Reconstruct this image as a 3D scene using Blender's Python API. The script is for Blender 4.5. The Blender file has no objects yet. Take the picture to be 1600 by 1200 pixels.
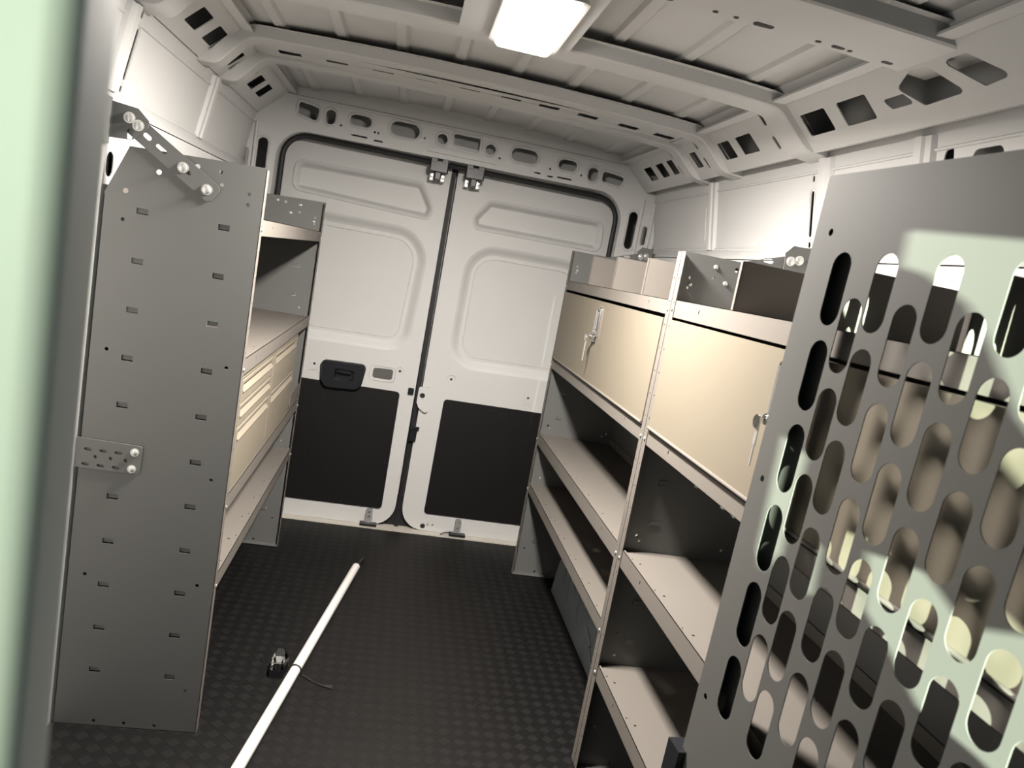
import bpy, math, random
from mathutils import Vector, Matrix
from mathutils.geometry import tessellate_polygon
random.seed(7)
S = bpy.context.scene
COL = S.collection
PI = math.pi

# ------------------------------------------------------------------ helpers
def tag(o, label=None, cat=None, group=None, kind=None):
    if label: o['label'] = label
    if cat: o['category'] = cat
    if group: o['group'] = group
    if kind: o['kind'] = kind
    return o

def empty(name, loc=(0, 0, 0)):
    o = bpy.data.objects.new(name, None)
    o.location = loc
    o.empty_display_size = .05
    COL.objects.link(o)
    return o

def rpoly(pts, r, n=5):
    """polygon with rounded corners; r a number or one per corner"""
    out = []
    m = len(pts)
    for i in range(m):
        p0, p1, p2 = (Vector(pts[i-1]), Vector(pts[i]), Vector(pts[(i+1) % m]))
        rr = r[i] if isinstance(r, (list, tuple)) else r
        if rr <= 0:
            out.append((p1.x, p1.y)); continue
        a, b = p0 - p1, p2 - p1
        la, lb = a.length, b.length
        a.normalize(); b.normalize()
        ang = a.angle(b)
        t = min(rr / math.tan(ang / 2), la * .499, lb * .499)
        R = t * math.tan(ang / 2)
        c = p1 + (a + b).normalized() * (R / math.sin(ang / 2))
        s, e = p1 + a * t - c, p1 + b * t - c
        a0 = math.atan2(s.y, s.x); a1 = math.atan2(e.y, e.x)
        d = a1 - a0
        while d > PI: d -= 2 * PI
        while d < -PI: d += 2 * PI
        for k in range(n + 1):
            th = a0 + d * k / n
            out.append((c.x + R * math.cos(th), c.y + R * math.sin(th)))
    return out

def rect(x0, x1, y0, y1, r=0, n=4):
    p = [(x0, y0), (x1, y0), (x1, y1), (x0, y1)]
    return rpoly(p, r, n) if r > 0 else p

def circ(cx, cy, r, n=12):
    return [(cx + r * math.cos(2*PI*k/n), cy + r * math.sin(2*PI*k/n)) for k in range(n)]

def obround(cx, cy, w, h, n=6):
    return rect(cx - w/2, cx + w/2, cy - h/2, cy + h/2, min(w, h) / 2 * .999, n)

def area2(p):
    return sum(p[i-1][0] * p[i][1] - p[i][0] * p[i-1][1] for i in range(len(p)))

def inset(poly, d):
    """move a polygon's vertices inwards by d (miter)"""
    s = 1 if area2(poly) > 0 else -1
    out = []
    m = len(poly)
    for i in range(m):
        p0, p1, p2 = Vector(poly[i-1]), Vector(poly[i]), Vector(poly[(i+1) % m])
        e1, e2 = p1 - p0, p2 - p1
        if e1.length < 1e-9: e1 = e2
        if e2.length < 1e-9: e2 = e1
        e1 = e1.normalized(); e2 = e2.normalized()
        n1 = Vector((-e1.y, e1.x)) * s; n2 = Vector((-e2.y, e2.x)) * s
        nn = n1 + n2
        if nn.length < 1e-6: nn = n1
        nn.normalize()
        k = max(.5, nn.dot(n1))
        q = p1 + nn * (d / k)
        out.append((q.x, q.y))
    return out

class MB:
    def __init__(s):
        s.v = []; s.f = []
    def add(s, vs, fs):
        o = len(s.v)
        s.v += [tuple(v) for v in vs]
        s.f += [tuple(i + o for i in f) for f in fs]
        return s
    def box(s, x0, x1, y0, y1, z0, z1, b=0):
        x0, x1 = min(x0, x1), max(x0, x1)
        y0, y1 = min(y0, y1), max(y0, y1)
        z0, z1 = min(z0, z1), max(z0, z1)
        if b <= 0:
            vs = [(x, y, z) for x in (x0, x1) for y in (y0, y1) for z in (z0, z1)]
            return s.add(vs, [(0,1,3,2), (4,6,7,5), (0,4,5,1), (2,3,7,6), (0,2,6,4), (1,5,7,3)])
        ring = rect(x0, x1, y0, y1, b, 3)
        ri = inset(ring, b * .5)
        n = len(ring)
        vs = [(p[0], p[1], z0) for p in ri] + [(p[0], p[1], z0 + b*.5) for p in ring] + \
             [(p[0], p[1], z1 - b*.5) for p in ring] + [(p[0], p[1], z1) for p in ri]
        fs = [tuple(range(n-1, -1, -1)), tuple(range(3*n, 4*n))]
        for k in range(3):
            for i in range(n):
                j = (i+1) % n
                fs.append((k*n+i, k*n+j, (k+1)*n+j, (k+1)*n+i))
        return s.add(vs, fs)
    def plate(s, outline, holes, t, F, back=True):
        """sheet with holes; F(u, v, w) -> xyz, w from 0 to t"""
        loops = [list(outline)] + [list(h) for h in holes]
        flat = [p for l in loops for p in l]
        tris = tessellate_polygon([[Vector((p[0], p[1], 0)) for p in l] for l in loops])
        n = len(flat)
        vs = [F(p[0], p[1], 0) for p in flat]
        fs = []
        for a, b, c in tris:
            A, B, C = flat[a], flat[b], flat[c]
            if (B[0]-A[0])*(C[1]-A[1]) - (C[0]-A[0])*(B[1]-A[1]) < 0: b, c = c, b
            fs.append((a, c, b))
        if t:
            vs += [F(p[0], p[1], t) for p in flat]
            fs += [(f[0]+n, f[2]+n, f[1]+n) for f in fs]
            o = 0
            for l in loops:
                m = len(l)
                for i in range(m):
                    j = (i+1) % m
                    fs.append((o+i, o+j, o+j+n, o+i+n))
                o += m
        return s.add(vs, fs)
    def emboss(s, outline, width, depth, F, steps=5, fill=True):
        """smooth recess: a rounded step from the outline inwards, then a floor"""
        m = len(outline)
        vs = []; fs = []
        for k in range(steps + 1):
            t = k / steps
            q = inset(outline, width * t)
            d = depth * (3*t*t - 2*t*t*t)
            vs += [F(p[0], p[1], d) for p in q]
        for k in range(steps):
            for i in range(m):
                j = (i+1) % m
                fs.append((k*m+i, k*m+j, (k+1)*m+j, (k+1)*m+i))
        s.add(vs, fs)
        if fill:
            s.plate(inset(outline, width), [], 0, lambda u, v, w: F(u, v, depth))
        return s
    def cyl(s, p0, p1, r, n=12, r1=None, cap=True):
        p0, p1 = Vector(p0), Vector(p1)
        r1 = r if r1 is None else r1
        d = (p1 - p0).normalized()
        a = d.orthogonal().normalized(); b = d.cross(a)
        vs = []
        for p, rr in ((p0, r), (p1, r1)):
            for k in range(n):
                th = 2*PI*k/n
                vs.append(p + a*rr*math.cos(th) + b*rr*math.sin(th))
        fs = [(k, (k+1) % n, n+(k+1) % n, n+k) for k in range(n)]
        if cap: fs += [tuple(range(n-1, -1, -1)), tuple(range(n, 2*n))]
        return s.add(vs, fs)
    def tube(s, path, r, n=8, closed=False):
        P = [Vector(p) for p in path]
        m = len(P)
        vs = []; fs = []
        up = None
        for i in range(m):
            a = P[i-1] if (i > 0 or closed) else P[i]
            b = P[(i+1) % m] if (i < m-1 or closed) else P[i]
            d = (b - a).normalized()
            if up is None: up = d.orthogonal().normalized()
            up = (up - d * up.dot(d)).normalized()
            w = d.cross(up)
            for k in range(n):
                th = 2*PI*k/n
                vs.append(P[i] + up*r*math.cos(th) + w*r*math.sin(th))
        for i in range(m if closed else m-1):
            for k in range(n):
                j = (i+1) % m
                fs.append((i*n+k, i*n+(k+1) % n, j*n+(k+1) % n, j*n+k))
        if not closed:
            fs += [tuple(range(n-1, -1, -1)), tuple(range((m-1)*n, m*n))]
        return s.add(vs, fs)
    def dome(s, c, nrm, r, h, n=10, rings=3):
        c = Vector(c); d = Vector(nrm).normalized()
        a = d.orthogonal().normalized(); b = d.cross(a)
        vs = []; fs = []
        for k in range(rings):
            t = k / rings * PI / 2
            for i in range(n):
                th = 2*PI*i/n
                vs.append(c + (a*math.cos(th) + b*math.sin(th)) * r*math.cos(t) + d*h*math.sin(t))
        vs.append(c + d*h)
        for k in range(rings-1):
            for i in range(n):
                j = (i+1) % n
                fs.append((k*n+i, k*n+j, (k+1)*n+j, (k+1)*n+i))
        for i in range(n):
            fs.append(((rings-1)*n+i, (rings-1)*n+(i+1) % n, rings*n))
        return s.add(vs, fs)
    def extr(s, prof, F, t0, t1, closed=True, caps=True):
        """2-D profile run along a line; F(a, b, t) -> xyz"""
        n = len(prof)
        vs = [F(p[0], p[1], t) for t in (t0, t1) for p in prof]
        fs = []
        for i in range(n if closed else n-1):
            j = (i+1) % n
            fs.append((i, j, n+j, n+i))
        if closed and caps:
            tris = tessellate_polygon([[Vector((p[0], p[1], 0)) for p in prof]])
            fs += [tuple(t) for t in tris] + [tuple(n+i for i in reversed(t)) for t in tris]
        return s.add(vs, fs)
    def sweep(s, path, sect):
        """cross-section (y, n) swept along a path in the xz plane"""
        m = len(path); k = len(sect)
        vs = []
        for i in range(m):
            a = Vector(path[max(0, i-1)]); b = Vector(path[min(m-1, i+1)])
            d = (b - a).normalized(); nn = Vector((-d.y, d.x))
            for y, h in sect:
                q = Vector(path[i]) + nn * h
                vs.append((q.x, y, q.y))
        fs = [(i*k+j, i*k+j+1, (i+1)*k+j+1, (i+1)*k+j) for i in range(m-1) for j in range(k-1)]
        return s.add(vs, fs)
    def build(s, name, mat, parent=None, smooth=30, loc=None):
        me = bpy.data.meshes.new(name)
        vs = s.v
        if loc: vs = [(v[0]-loc[0], v[1]-loc[1], v[2]-loc[2]) for v in vs]
        me.from_pydata([tuple(v) for v in vs], [], s.f)
        me.update()
        if smooth:
            for p in me.polygons: p.use_smooth = True
            me.set_sharp_from_angle(angle=math.radians(smooth))
        if mat: me.materials.append(mat)
        o = bpy.data.objects.new(name, me)
        COL.objects.link(o)
        if loc: o.location = loc
        if parent: o.parent = parent
        return o

def fixn(o):
    import bmesh
    bm = bmesh.new(); bm.from_mesh(o.data)
    bmesh.ops.recalc_face_normals(bm, faces=bm.faces)
    bm.to_mesh(o.data); bm.free()

# ------------------------------------------------------------------ materials
def mat(name, col, rough=.5, metal=0., spec=.5, bump=0, bscale=200., var=0., vscale=6.):
    m = bpy.data.materials.new(name); m.use_nodes = True
    nt = m.node_tree; N = nt.nodes; L = nt.links
    b = N['Principled BSDF']
    b.inputs['Base Color'].default_value = (*col, 1)
    b.inputs['Roughness'].default_value = rough
    b.inputs['Metallic'].default_value = metal
    b.inputs['Specular IOR Level'].default_value = spec
    tc = N.new('ShaderNodeTexCoord')
    if bump:
        nz = N.new('ShaderNodeTexNoise'); nz.inputs['Scale'].default_value = bscale
        nz.inputs['Detail'].default_value = 3
        bp = N.new('ShaderNodeBump'); bp.inputs['Strength'].default_value = bump
        bp.inputs['Distance'].default_value = .001
        L.new(tc.outputs['Object'], nz.inputs['Vector'])
        L.new(nz.outputs['Fac'], bp.inputs['Height'])
        L.new(bp.outputs['Normal'], b.inputs['Normal'])
    if var:
        n2 = N.new('ShaderNodeTexNoise'); n2.inputs['Scale'].default_value = vscale
        n2.inputs['Detail'].default_value = 5
        mp = N.new('ShaderNodeMapRange')
        mp.inputs['To Min'].default_value = 1 - var; mp.inputs['To Max'].default_value = 1 + var
        mx = N.new('ShaderNodeMix'); mx.data_type = 'RGBA'; mx.blend_type = 'MULTIPLY'
        mx.inputs['Factor'].default_value = 1
        mx.inputs['A'].default_value = (*col, 1)
        L.new(tc.outputs['Object'], n2.inputs['Vector'])
        L.new(n2.outputs['Fac'], mp.inputs['Value'])
        L.new(mp.outputs['Result'], mx.inputs['B'])
        L.new(mx.outputs['Result'], b.inputs['Base Color'])
    return m

WHITE = mat('white van paint', (.71, .705, .69), .52, spec=.35, var=.03)
GREYPAINT = mat('grey powder coat', (.148, .150, .144), .5, bump=.12, bscale=900, var=.02)
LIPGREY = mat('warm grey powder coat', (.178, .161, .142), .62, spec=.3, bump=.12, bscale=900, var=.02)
CREAM = mat('cream powder coat', (.205, .178, .135), .58, spec=.3, bump=.08, bscale=900, var=.015)
DRAWER = mat('cream drawer enamel', (.235, .205, .158), .58, spec=.3, bump=.08, bscale=900)
BLACK = mat('black rubber', (.012, .012, .013), .6)
PLASTIC = mat('black plastic', (.014, .015, .018), .35, bump=.2, bscale=500)
ZINC = mat('zinc plated steel', (.62, .62, .60), .28, metal=.6)
CHROME = mat('chrome', (.80, .80, .80), .12, metal=1.)
PVC = mat('white plastic pipe', (.82, .80, .76), .35)
MESHP = mat('partition grey coat', (.118, .117, .109), .62, spec=.3, bump=.08, bscale=900, var=.02)
PARTP = mat('partition light coat', (.50, .50, .465), .5, bump=.08, bscale=900)
ARCH = mat('grey arch liner', (.30, .335, .35), .5, var=.06)
HOLEGREY = mat('recess shade grey', (.12, .115, .11), .7)  # shade colour for the open recess in the left leaf

def kick_material():
    m = mat('black ribbed board', (.0095, .0088, .0086), .5, spec=.35)
    nt = m.node_tree; N = nt.nodes; L = nt.links; b = N['Principled BSDF']
    tc = N.new('ShaderNodeTexCoord')
    w = N.new('ShaderNodeTexWave'); w.inputs['Scale'].default_value = 22; w.inputs['Distortion'].default_value = 0
    w.bands_direction = 'X'
    bp = N.new('ShaderNodeBump'); bp.inputs['Strength'].default_value = .25; bp.inputs['Distance'].default_value = .001
    L.new(tc.outputs['Object'], w.inputs['Vector']); L.new(w.outputs['Fac'], bp.inputs['Height'])
    L.new(bp.outputs['Normal'], b.inputs['Normal'])
    return m
KICK = kick_material()

def floor_material():
    m = mat('tread rubber', (.0125, .0115, .011), .55, spec=.28)
    nt = m.node_tree; N = nt.nodes; L = nt.links; b = N['Principled BSDF']
    tc = N.new('ShaderNodeTexCoord')
    sp = N.new('ShaderNodeSeparateXYZ'); L.new(tc.outputs['Object'], sp.inputs[0])
    def M(op, a, bb=None):
        n = N.new('ShaderNodeMath'); n.operation = op
        for k, q in enumerate((a, bb)):
            if q is None: continue
            if isinstance(q, (int, float)): n.inputs[k].default_value = q
            else: L.new(q, n.inputs[k])
        return n.outputs[0]
    X, Y = sp.outputs[0], sp.outputs[1]
    def diamonds(off):
        t = []
        for c in (X, Y):
            f = M('FRACT', M('ADD', M('MULTIPLY', c, 1/.046), 50 + off))
            t.append(M('ABSOLUTE', M('SUBTRACT', f, .5)))
        return M('LESS_THAN', M('ADD', t[0], t[1]), .41)
    A, B = diamonds(0), diamonds(.5)
    rA = M('SINE', M('MULTIPLY', M('ADD', X, Y), 2*PI/.0075))
    rB = M('SINE', M('MULTIPLY', M('SUBTRACT', X, Y), 2*PI/.0075))
    hA = M('MULTIPLY', A, M('ADD', M('MULTIPLY', rA, .5), .9))
    hB = M('MULTIPLY', B, M('ADD', M('MULTIPLY', rB, .5), .9))
    bp = N.new('ShaderNodeBump'); bp.inputs['Strength'].default_value = .4; bp.inputs['Distance'].default_value = .0012
    L.new(M('ADD', hA, M('MULTIPLY', hB, .4)), bp.inputs['Height']); L.new(bp.outputs['Normal'], b.inputs['Normal'])
    # diamonds whose ribs catch the light are painted greyer, the crossed set stays dark
    fac = M('ADD', M('MULTIPLY', hA, .62), M('MULTIPLY', hB, .03))
    cr = N.new('ShaderNodeMix'); cr.data_type = 'RGBA'
    cr.inputs['A'].default_value = (.0040, .0038, .0037, 1); cr.inputs['B'].default_value = (.0135, .0128, .0122, 1)
    L.new(fac, cr.inputs['Factor'])
    # dusty walked-on strip down the middle, where the pattern is scuffed over
    nz = N.new('ShaderNodeTexNoise'); nz.inputs['Scale'].default_value = 3.5; nz.inputs['Detail'].default_value = 6
    L.new(tc.outputs['Object'], nz.inputs['Vector'])
    ax = M('ABSOLUTE', M('SUBTRACT', X, .03))
    dust = M('MULTIPLY', M('MAXIMUM', M('SUBTRACT', 1.0, M('MULTIPLY', ax, 2.4)), 0.0), M('ADD', M('MULTIPLY', nz.outputs['Fac'], .8), .2))
    dm = N.new('ShaderNodeMix'); dm.data_type = 'RGBA'
    dm.inputs['B'].default_value = (.0100, .0085, .0072, 1)
    L.new(dust, dm.inputs['Factor']); L.new(cr.outputs['Result'], dm.inputs['A'])
    L.new(dm.outputs['Result'], b.inputs['Base Color'])
    return m
FLOOR = floor_material()

def plate_material():
    m = mat('aluminium tread plate', (.74, .69, .61), .38, metal=.1)
    nt = m.node_tree; N = nt.nodes; L = nt.links; b = N['Principled BSDF']
    tc = N.new('ShaderNodeTexCoord')
    mp = N.new('ShaderNodeMapping'); mp.inputs['Rotation'].default_value = (0, 0, PI/4)
    ck = N.new('ShaderNodeTexVoronoi'); ck.inputs['Scale'].default_value = 55
    ck.inputs['Randomness'].default_value = 0.25
    bp = N.new('ShaderNodeBump'); bp.inputs['Strength'].default_value = 1.; bp.inputs['Distance'].default_value = .007
    L.new(tc.outputs['Object'], mp.inputs['Vector']); L.new(mp.outputs['Vector'], ck.inputs['Vector'])
    L.new(ck.outputs['Distance'], bp.inputs['Height']); L.new(bp.outputs['Normal'], b.inputs['Normal'])
    return m
TREAD = plate_material()

def emit(name, col, s):
    m = bpy.data.materials.new(name); m.use_nodes = True
    b = m.node_tree.nodes['Principled BSDF']
    b.inputs['Base Color'].default_value = (.8, .8, .8, 1)
    b.inputs['Emission Color'].default_value = (*col, 1)
    b.inputs['Emission Strength'].default_value = s
    return m
LAMP = emit('lit diffuser', (1., .95, .90), 9.)

def glass():
    m = mat('clear plastic', (.75, .76, .76), .03)
    m.node_tree.nodes['Principled BSDF'].inputs['Transmission Weight'].default_value = 1.0
    m.node_tree.nodes['Principled BSDF'].inputs['IOR'].default_value = 1.45
    return m
CLEAR = glass()

# ------------------------------------------------------------------ camera
CAM = Vector((-.17, 0, 1.387))
r, p, yw = math.radians(-10.403), math.radians(8.551), math.radians(9.534)
fwd = Vector((math.sin(yw)*math.cos(p), math.cos(yw)*math.cos(p), -math.sin(p)))
rt = Vector((math.cos(yw), -math.sin(yw), 0)); dn = fwd.cross(rt)
r2 = math.cos(r)*rt + math.sin(r)*dn; d2 = -math.sin(r)*rt + math.cos(r)*dn
cd = bpy.data.cameras.new('camera'); co = bpy.data.objects.new('camera', cd); COL.objects.link(co)
M = Matrix((r2, -d2, -fwd)).transposed().to_4x4(); M.translation = CAM
co.matrix_world = M
cd.sensor_width = 36; cd.lens = 36*1173.2/1600
cd.clip_start = .02
cd.dof.use_dof = True; cd.dof.focus_distance = 2.2; cd.dof.aperture_fstop = 6.2
S.camera = co

# ------------------------------------------------------------------ setting: shell
YE = 3.55           # plane of the rear frame
YF = -.10           # where the cargo area opens to the cab
XR, XL = .955, -.915
XRL, XLL = .915, -.900

floor = MB().box(-.96, .96, YF, 3.63, -.03, 0).build('floor', FLOOR, smooth=0)
tag(floor, 'black rubber cargo floor with a checker tread pattern', 'floor', kind='structure')
sill = MB().box(-.96, .96, 3.63, 3.80, -.03, .004).build('trim_1', TREAD, smooth=0)
tag(sill, 'bright aluminium tread plate strip along the rear door sill', 'sill plate', kind='structure')

# roof skin: arched sheet with longitudinal ribs
def roof_z(x): return 2.030 - .040*(x/.80)**2
prof = []
ribs = [-.665, -.475, -.285, -.095, .095, .285, .475, .665]
xs = [-.83]
for c in ribs:
    for d, h in ((-.022, 0), (-.013, .008), (.013, .008), (.022, 0)):
        prof.append((c+d, roof_z(c+d) - h))
prof = [(-.83, roof_z(-.83))] + prof + [(.83, roof_z(.83))]
ceil = MB().extr(prof, lambda a, b, t: (a, t, b), YF, 3.62, closed=False)
ceil.box(-1.03, 1.03, YF, 3.80, 2.07, 2.09)
ceil = ceil.build('ceiling', WHITE, smooth=15)
tag(ceil, 'bare white metal van roof with long pressed ribs', 'ceiling', kind='structure')

# sloping roof rails with punched openings, one on each side
def rail(name, side, holes, label, zoff=0):
    A = Vector((.741, 1.994+zoff)); B = Vector((.895, 1.852+zoff))
    d = (B-A); ln = d.length; d.normalize(); nn = Vector((-d.y, d.x))
    def F(u, v, w):
        q = A + d*v + nn*w
        return (side*q.x, u, q.y)
    m = MB().plate(rect(YF, 3.57, 0, ln), holes, .003, F)
    # turned lower edge that runs onto the wall, and the hollow behind
    X = XR if side > 0 else -XL
    zb = 1.852+zoff
    m.plate(rect(YF, 3.57, 0, 1), [], .003, lambda u, v, w: (side*(.895 + (X-.895)*v), u, zb + .020*v + w))
    m.box(side*.95, side*1.0, YF, 3.57, 1.83, 2.06)
    m.box(side*.74, side*.775, YF, 3.57, 1.958+zoff, 1.964+zoff)
    o = m.build(name, WHITE, smooth=30)
    return tag(o, label, 'roof rail', kind='structure')
VO = .0326
def rh(y0, y1, v0=.062, v1=.128, sk=0):
    v0 += VO; v1 += VO
    return rpoly([(y0, v0), (y1, v0), (y1-sk, v1), (y0-sk, v1)], .006, 2)
holesR = [rh(1.71, 1.83), rh(1.885, 2.005), rh(2.31, 2.42), rh(2.47, 2.565), rh(2.765, 2.825),
          rh(3.015, 3.085), rh(3.13, 3.22), rh(3.28, 3.38),
          rpoly([(1.60, .1076), (1.535, .0776), (1.485, .0826), (1.420, .1576), (1.545, .1626)], .008, 2),
          rpoly([(1.445, .0826), (1.375, .0826), (1.30, .1506), (1.37, .1576)], .008, 2),
          rh(1.59, 1.665, .090, .118, .02)]
holesL = [rh(2.29, 2.40), rh(2.47, 2.575), rh(2.765, 2.825), rh(3.015, 3.06), rh(3.11, 3.21), rh(3.27, 3.37),
          rh(1.71, 1.83), rh(1.885, 2.005), rh(1.30, 1.45)]
def bend_slots():
    out = []
    for yc, w in ((2.90, .075), (2.635, .080), (2.09, .105)):
        y = yc + w/2 + .050
        out += [obround(y, .065, .017, .050, 4), obround(y, .150, .017, .046, 4)]
    return out
holesR += bend_slots(); holesL += bend_slots()
rail('trim_2', 1, holesR, 'white sloping roof rail with square openings above the perforated grey door')
rail('trim_3', -1, holesL, 'white sloping roof rail with dark square openings above the drawer side', .004)

# roof bows
def bow(name, yc, w, label, wide=False):
    path = []
    def arc(p0, p1, p2, n=4):
        for k in range(n+1):
            t = k/n
            path.append(tuple((1-t)**2*Vector(p0) + 2*t*(1-t)*Vector(p1) + t*t*Vector(p2)))
    L = [(-.905, 1.848), (-.862, 1.849), (-.84, 1.850), (-.825, 1.868), (-.775, 1.925), (-.755, 1.95), (-.715, 1.9515)]
    R = [(.735, 1.9475), (.765, 1.946), (.785, 1.928), (.845, 1.873), (.865, 1.853), (.888, 1.850), (.955, 1.842)]
    path += [L[0], L[1]]
    arc(L[1], L[2], L[3]); path.append(L[4]); arc(L[4], L[5], L[6])
    n = 14
    for k in range(1, n):
        x = L[6][0] + (R[0][0]-L[6][0])*k/n
        path.append((x, 1.9675 - .0185*(x/.74)**2))
    arc(R[0], R[1], R[2]); path.append(R[3]); arc(R[3], R[4], R[5]); path.append(R[6])
    if wide: path = [(-.86, 1.944), (-.77, 1.949)] + [q for q in path if -.70 < q[0] < .72 and q[1] > 1.94] + [(.77, 1.947), (.86, 1.941)]
    cl = [path[0]]
    for q in path[1:]:
        if (Vector(q)-Vector(cl[-1])).length > .003: cl.append(q)
    h = w/2
    sec = [(yc-h-.026, .034), (yc-h-.008, .033), (yc-h+.000, .004), (yc-h+.005, 0), (yc+h-.005, 0), (yc+h-.000, .004), (yc+h+.008, .033), (yc+h+.026, .034)]
    m = MB().sweep(cl, sec)
    # lightening slots' dark mouths beside the bends are left open between the flange and the rail
    for x in (-.62, -.35, .35, .62):
        z = 1.9675 - .0185*(x/.74)**2
        m.dome((x, yc-h-.018, z+.0335), (0, 0, -1), .008, .003)
    if name == 'trim_4':     # web between the two rear bows, punched with a row of slots
        hs = [rect(x-.037, x+.037, 2.762, 2.812, .006, 2) for x in (-.66, -.503, -.345, -.195, -.04, .11, .25, .395, .55, .69)]
        hs += [circ(x, 2.725, .005, 8) for x in (-.42, -.12, .18, .47)]
        xs = [-.74+1.48*k/12 for k in range(13)]
        out = [(x, 2.66) for x in xs] + [(x, 2.88) for x in reversed(xs)]
        m.plate(out, hs, .0015, lambda u, v, w: (u, v, 1.9800 - .0185*(u/.74)**2 + w))
    o = m.build(name, WHITE, smooth=35)
    fixn(o)
    if wide:       # dark plates standing for the shade in open holes along the rear edge
        for x, l, w2 in ((.245, .050, .016), (.36, .012, .011), (.405, .011, .010), (.466, .045, .017), (.589, .013, .011), (.635, .030, .012), (.662, .011, .010), (.75, .026, .013), (-.3, .045, .016)):
            z = 1.9675 - .0185*(x/.74)**2
            MB().plate(obround(x, yc+.064, l, w2, 5), [], .003, lambda u, v, w: (u, v, z-.0012+w)).build('hole_mouth', BLACK, o, smooth=0)
    return tag(o, label, 'roof bow', kind='structure')

bow('trim_4', 2.90, .075, 'rearmost white roof bow nearest the rear doors')
bow('trim_5', 2.635, .080, 'second white roof bow forward of the rear doors')
bow('trim_6', 2.09, .105, 'white roof bow crossing just behind the roof lamp')
bow('trim_7', 1.480, .185, 'wide white roof bow crossing in front of the roof lamp', True)

# side walls: upper skin with post slots, belt ledge, lower skin
def wall(name, side, label):
    XU, XD, zb = (XR, XRL, 1.600) if side > 0 else (-XL, -XLL, 1.640)
    X = lambda z: XU + .18*(1.775 - z)
    XB = X(zb)
    m = MB()
    holes = []
    for y in (2.112, 2.895):
        holes += [rect(y-.0085, y+.0085, zb+.035, zb+.165, .008, 4), rect(y-.0055, y+.0055, zb+.19, zb+.208, .005, 3),
                  rect(y-.007, y+.007, zb+.003, zb+.022, .0065, 3)]
    if side > 0:
        holes += [obround(1.44, 1.785, .085, .034), rpoly([(1.535, 1.735), (1.585, 1.735), (1.565, 1.81), (1.54, 1.815)], .008, 3)]
    m.plate(rect(YF, 3.57, zb, 1.90), holes, .003, lambda u, v, w: (side*(X(v)+w), u, v))
    for h in holes:
        if len(h) > 16 and h[0][0] > 1.9:
            q = inset(h, -.006)
            m.tube([(side*(X(b)-.0005), a, b) for a, b in q], .003, 6, closed=True)
    m.box(side*(XU+.06), side*(XU+.07), YF, 3.82, -.02, 2.08)
    # belt ledge
    m.plate(rect(YF, 3.57, 0, 1), [], .003, lambda u, v, w: (side*(XB + (XD-XB)*v), u, zb - .045*v - w))
    low = []
    if side < 0: low = [rpoly([(1.965, 1.43), (2.015, 1.43), (2.01, 1.49), (1.97, 1.49)], .02, 3)]
    m.plate(rect(YF, 3.57, -.02, zb-.045), low, .003, lambda u, v, w: (side*(XD+w), u, v))
    # a rolled bead on top of the ledge
    m.tube([(side*(XB-.002), YF, zb), (side*(XB-.002), 3.57, zb)], .005, 6)
    # upright posts
    for y in ((2.040, 2.835, 1.63) if side > 0 else (2.040, 2.835)):
        q = [(y-.036, 0), (y-.028, .012), (y-.008, .012), (y-.002, .018), (y+.022, .018), (y+.030, 0)]
        m.extr(q, lambda a, b, t: (side*(X(t)-b+.001), a, t), zb-.004, 1.846)
    # seam under the rail
    m.tube([(side*(X(1.815)-.001), YF, 1.815), (side*(X(1.815)-.001), 3.57, 1.815)], .004, 6)
    o = m.build(name, WHITE, smooth=30)
    return tag(o, label, 'wall', kind='structure')
wall('wall_left', -1, 'bare white van side wall behind the unit with the cream drawers')
wall('wall_right', 1, 'bare white van side wall behind the lockers and perforated door')

# wheel arch inside the locker side
def arch():
    m = MB()
    x0, x1, y0, y1, H = .705, .914, 2.28, 3.14, .345
    N = 20
    sec = []
    ring = []
    for k in range(N+1):
        t = k/N
        y = y0 + (y1-y0)*t
        e = abs(2*t-1)**3.2
        ring.append((y, H*(1-e)**.6 if e < 1 else 0))
    # side face and domed top
    vs = []; fs = []
    rows = [(0, 1.0), (.012, 1.0), (.03, .99), (.055, .965)]
    n = len(ring)
    yc = (y0+y1)/2
    layers = [(x0, 1., 0.), (x0+.004, 1., .004), (x0+.016, .985, .012), (x0+.05, .93, .02), (x1, .9, .02)]
    top = []
    for (x, s, dz) in [(x0, .90, .0), (x0+.006, .955, 0), (x0+.022, .99, 0), (x0+.05, 1., 0), (x1, 1., 0)]:
        for (y, z) in ring:
            vs.append((x, yc + (y-yc)*(.94+.06*s), z*s))
    for i in range(4):
        for j in range(n-1):
            fs.append((i*n+j, i*n+j+1, (i+1)*n+j+1, (i+1)*n+j))
    b = len(vs)
    vs.append((x0, yc, 0))
    for j in range(n-1): fs.append((b, j+1, j))
    m.add(vs, fs)
    # raised strokes pressed into the face
    for (ya, za, yb, zb) in ((2.96, .20, 2.96, .12), (2.90, .24, 2.87, .08), (2.80, .19, 2.78, .15), (2.72, .21, 2.68, .08),
                             (2.60, .21, 2.585, .17), (2.55, .13, 2.46, .10), (2.47, .085, 2.41, .045)):
        m.tube([(x0-.001, ya, za), (x0-.001, (ya+yb)/2, (za+zb)/2+.002), (x0-.001, yb, zb)], .008, 6)
    o = m.build('wheel_arch', ARCH, smooth=50)
    fixn(o)
    return tag(o, 'grey wheel arch hump on the floor under the far locker shelves', 'wheel arch', kind='structure')
arch()

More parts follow.
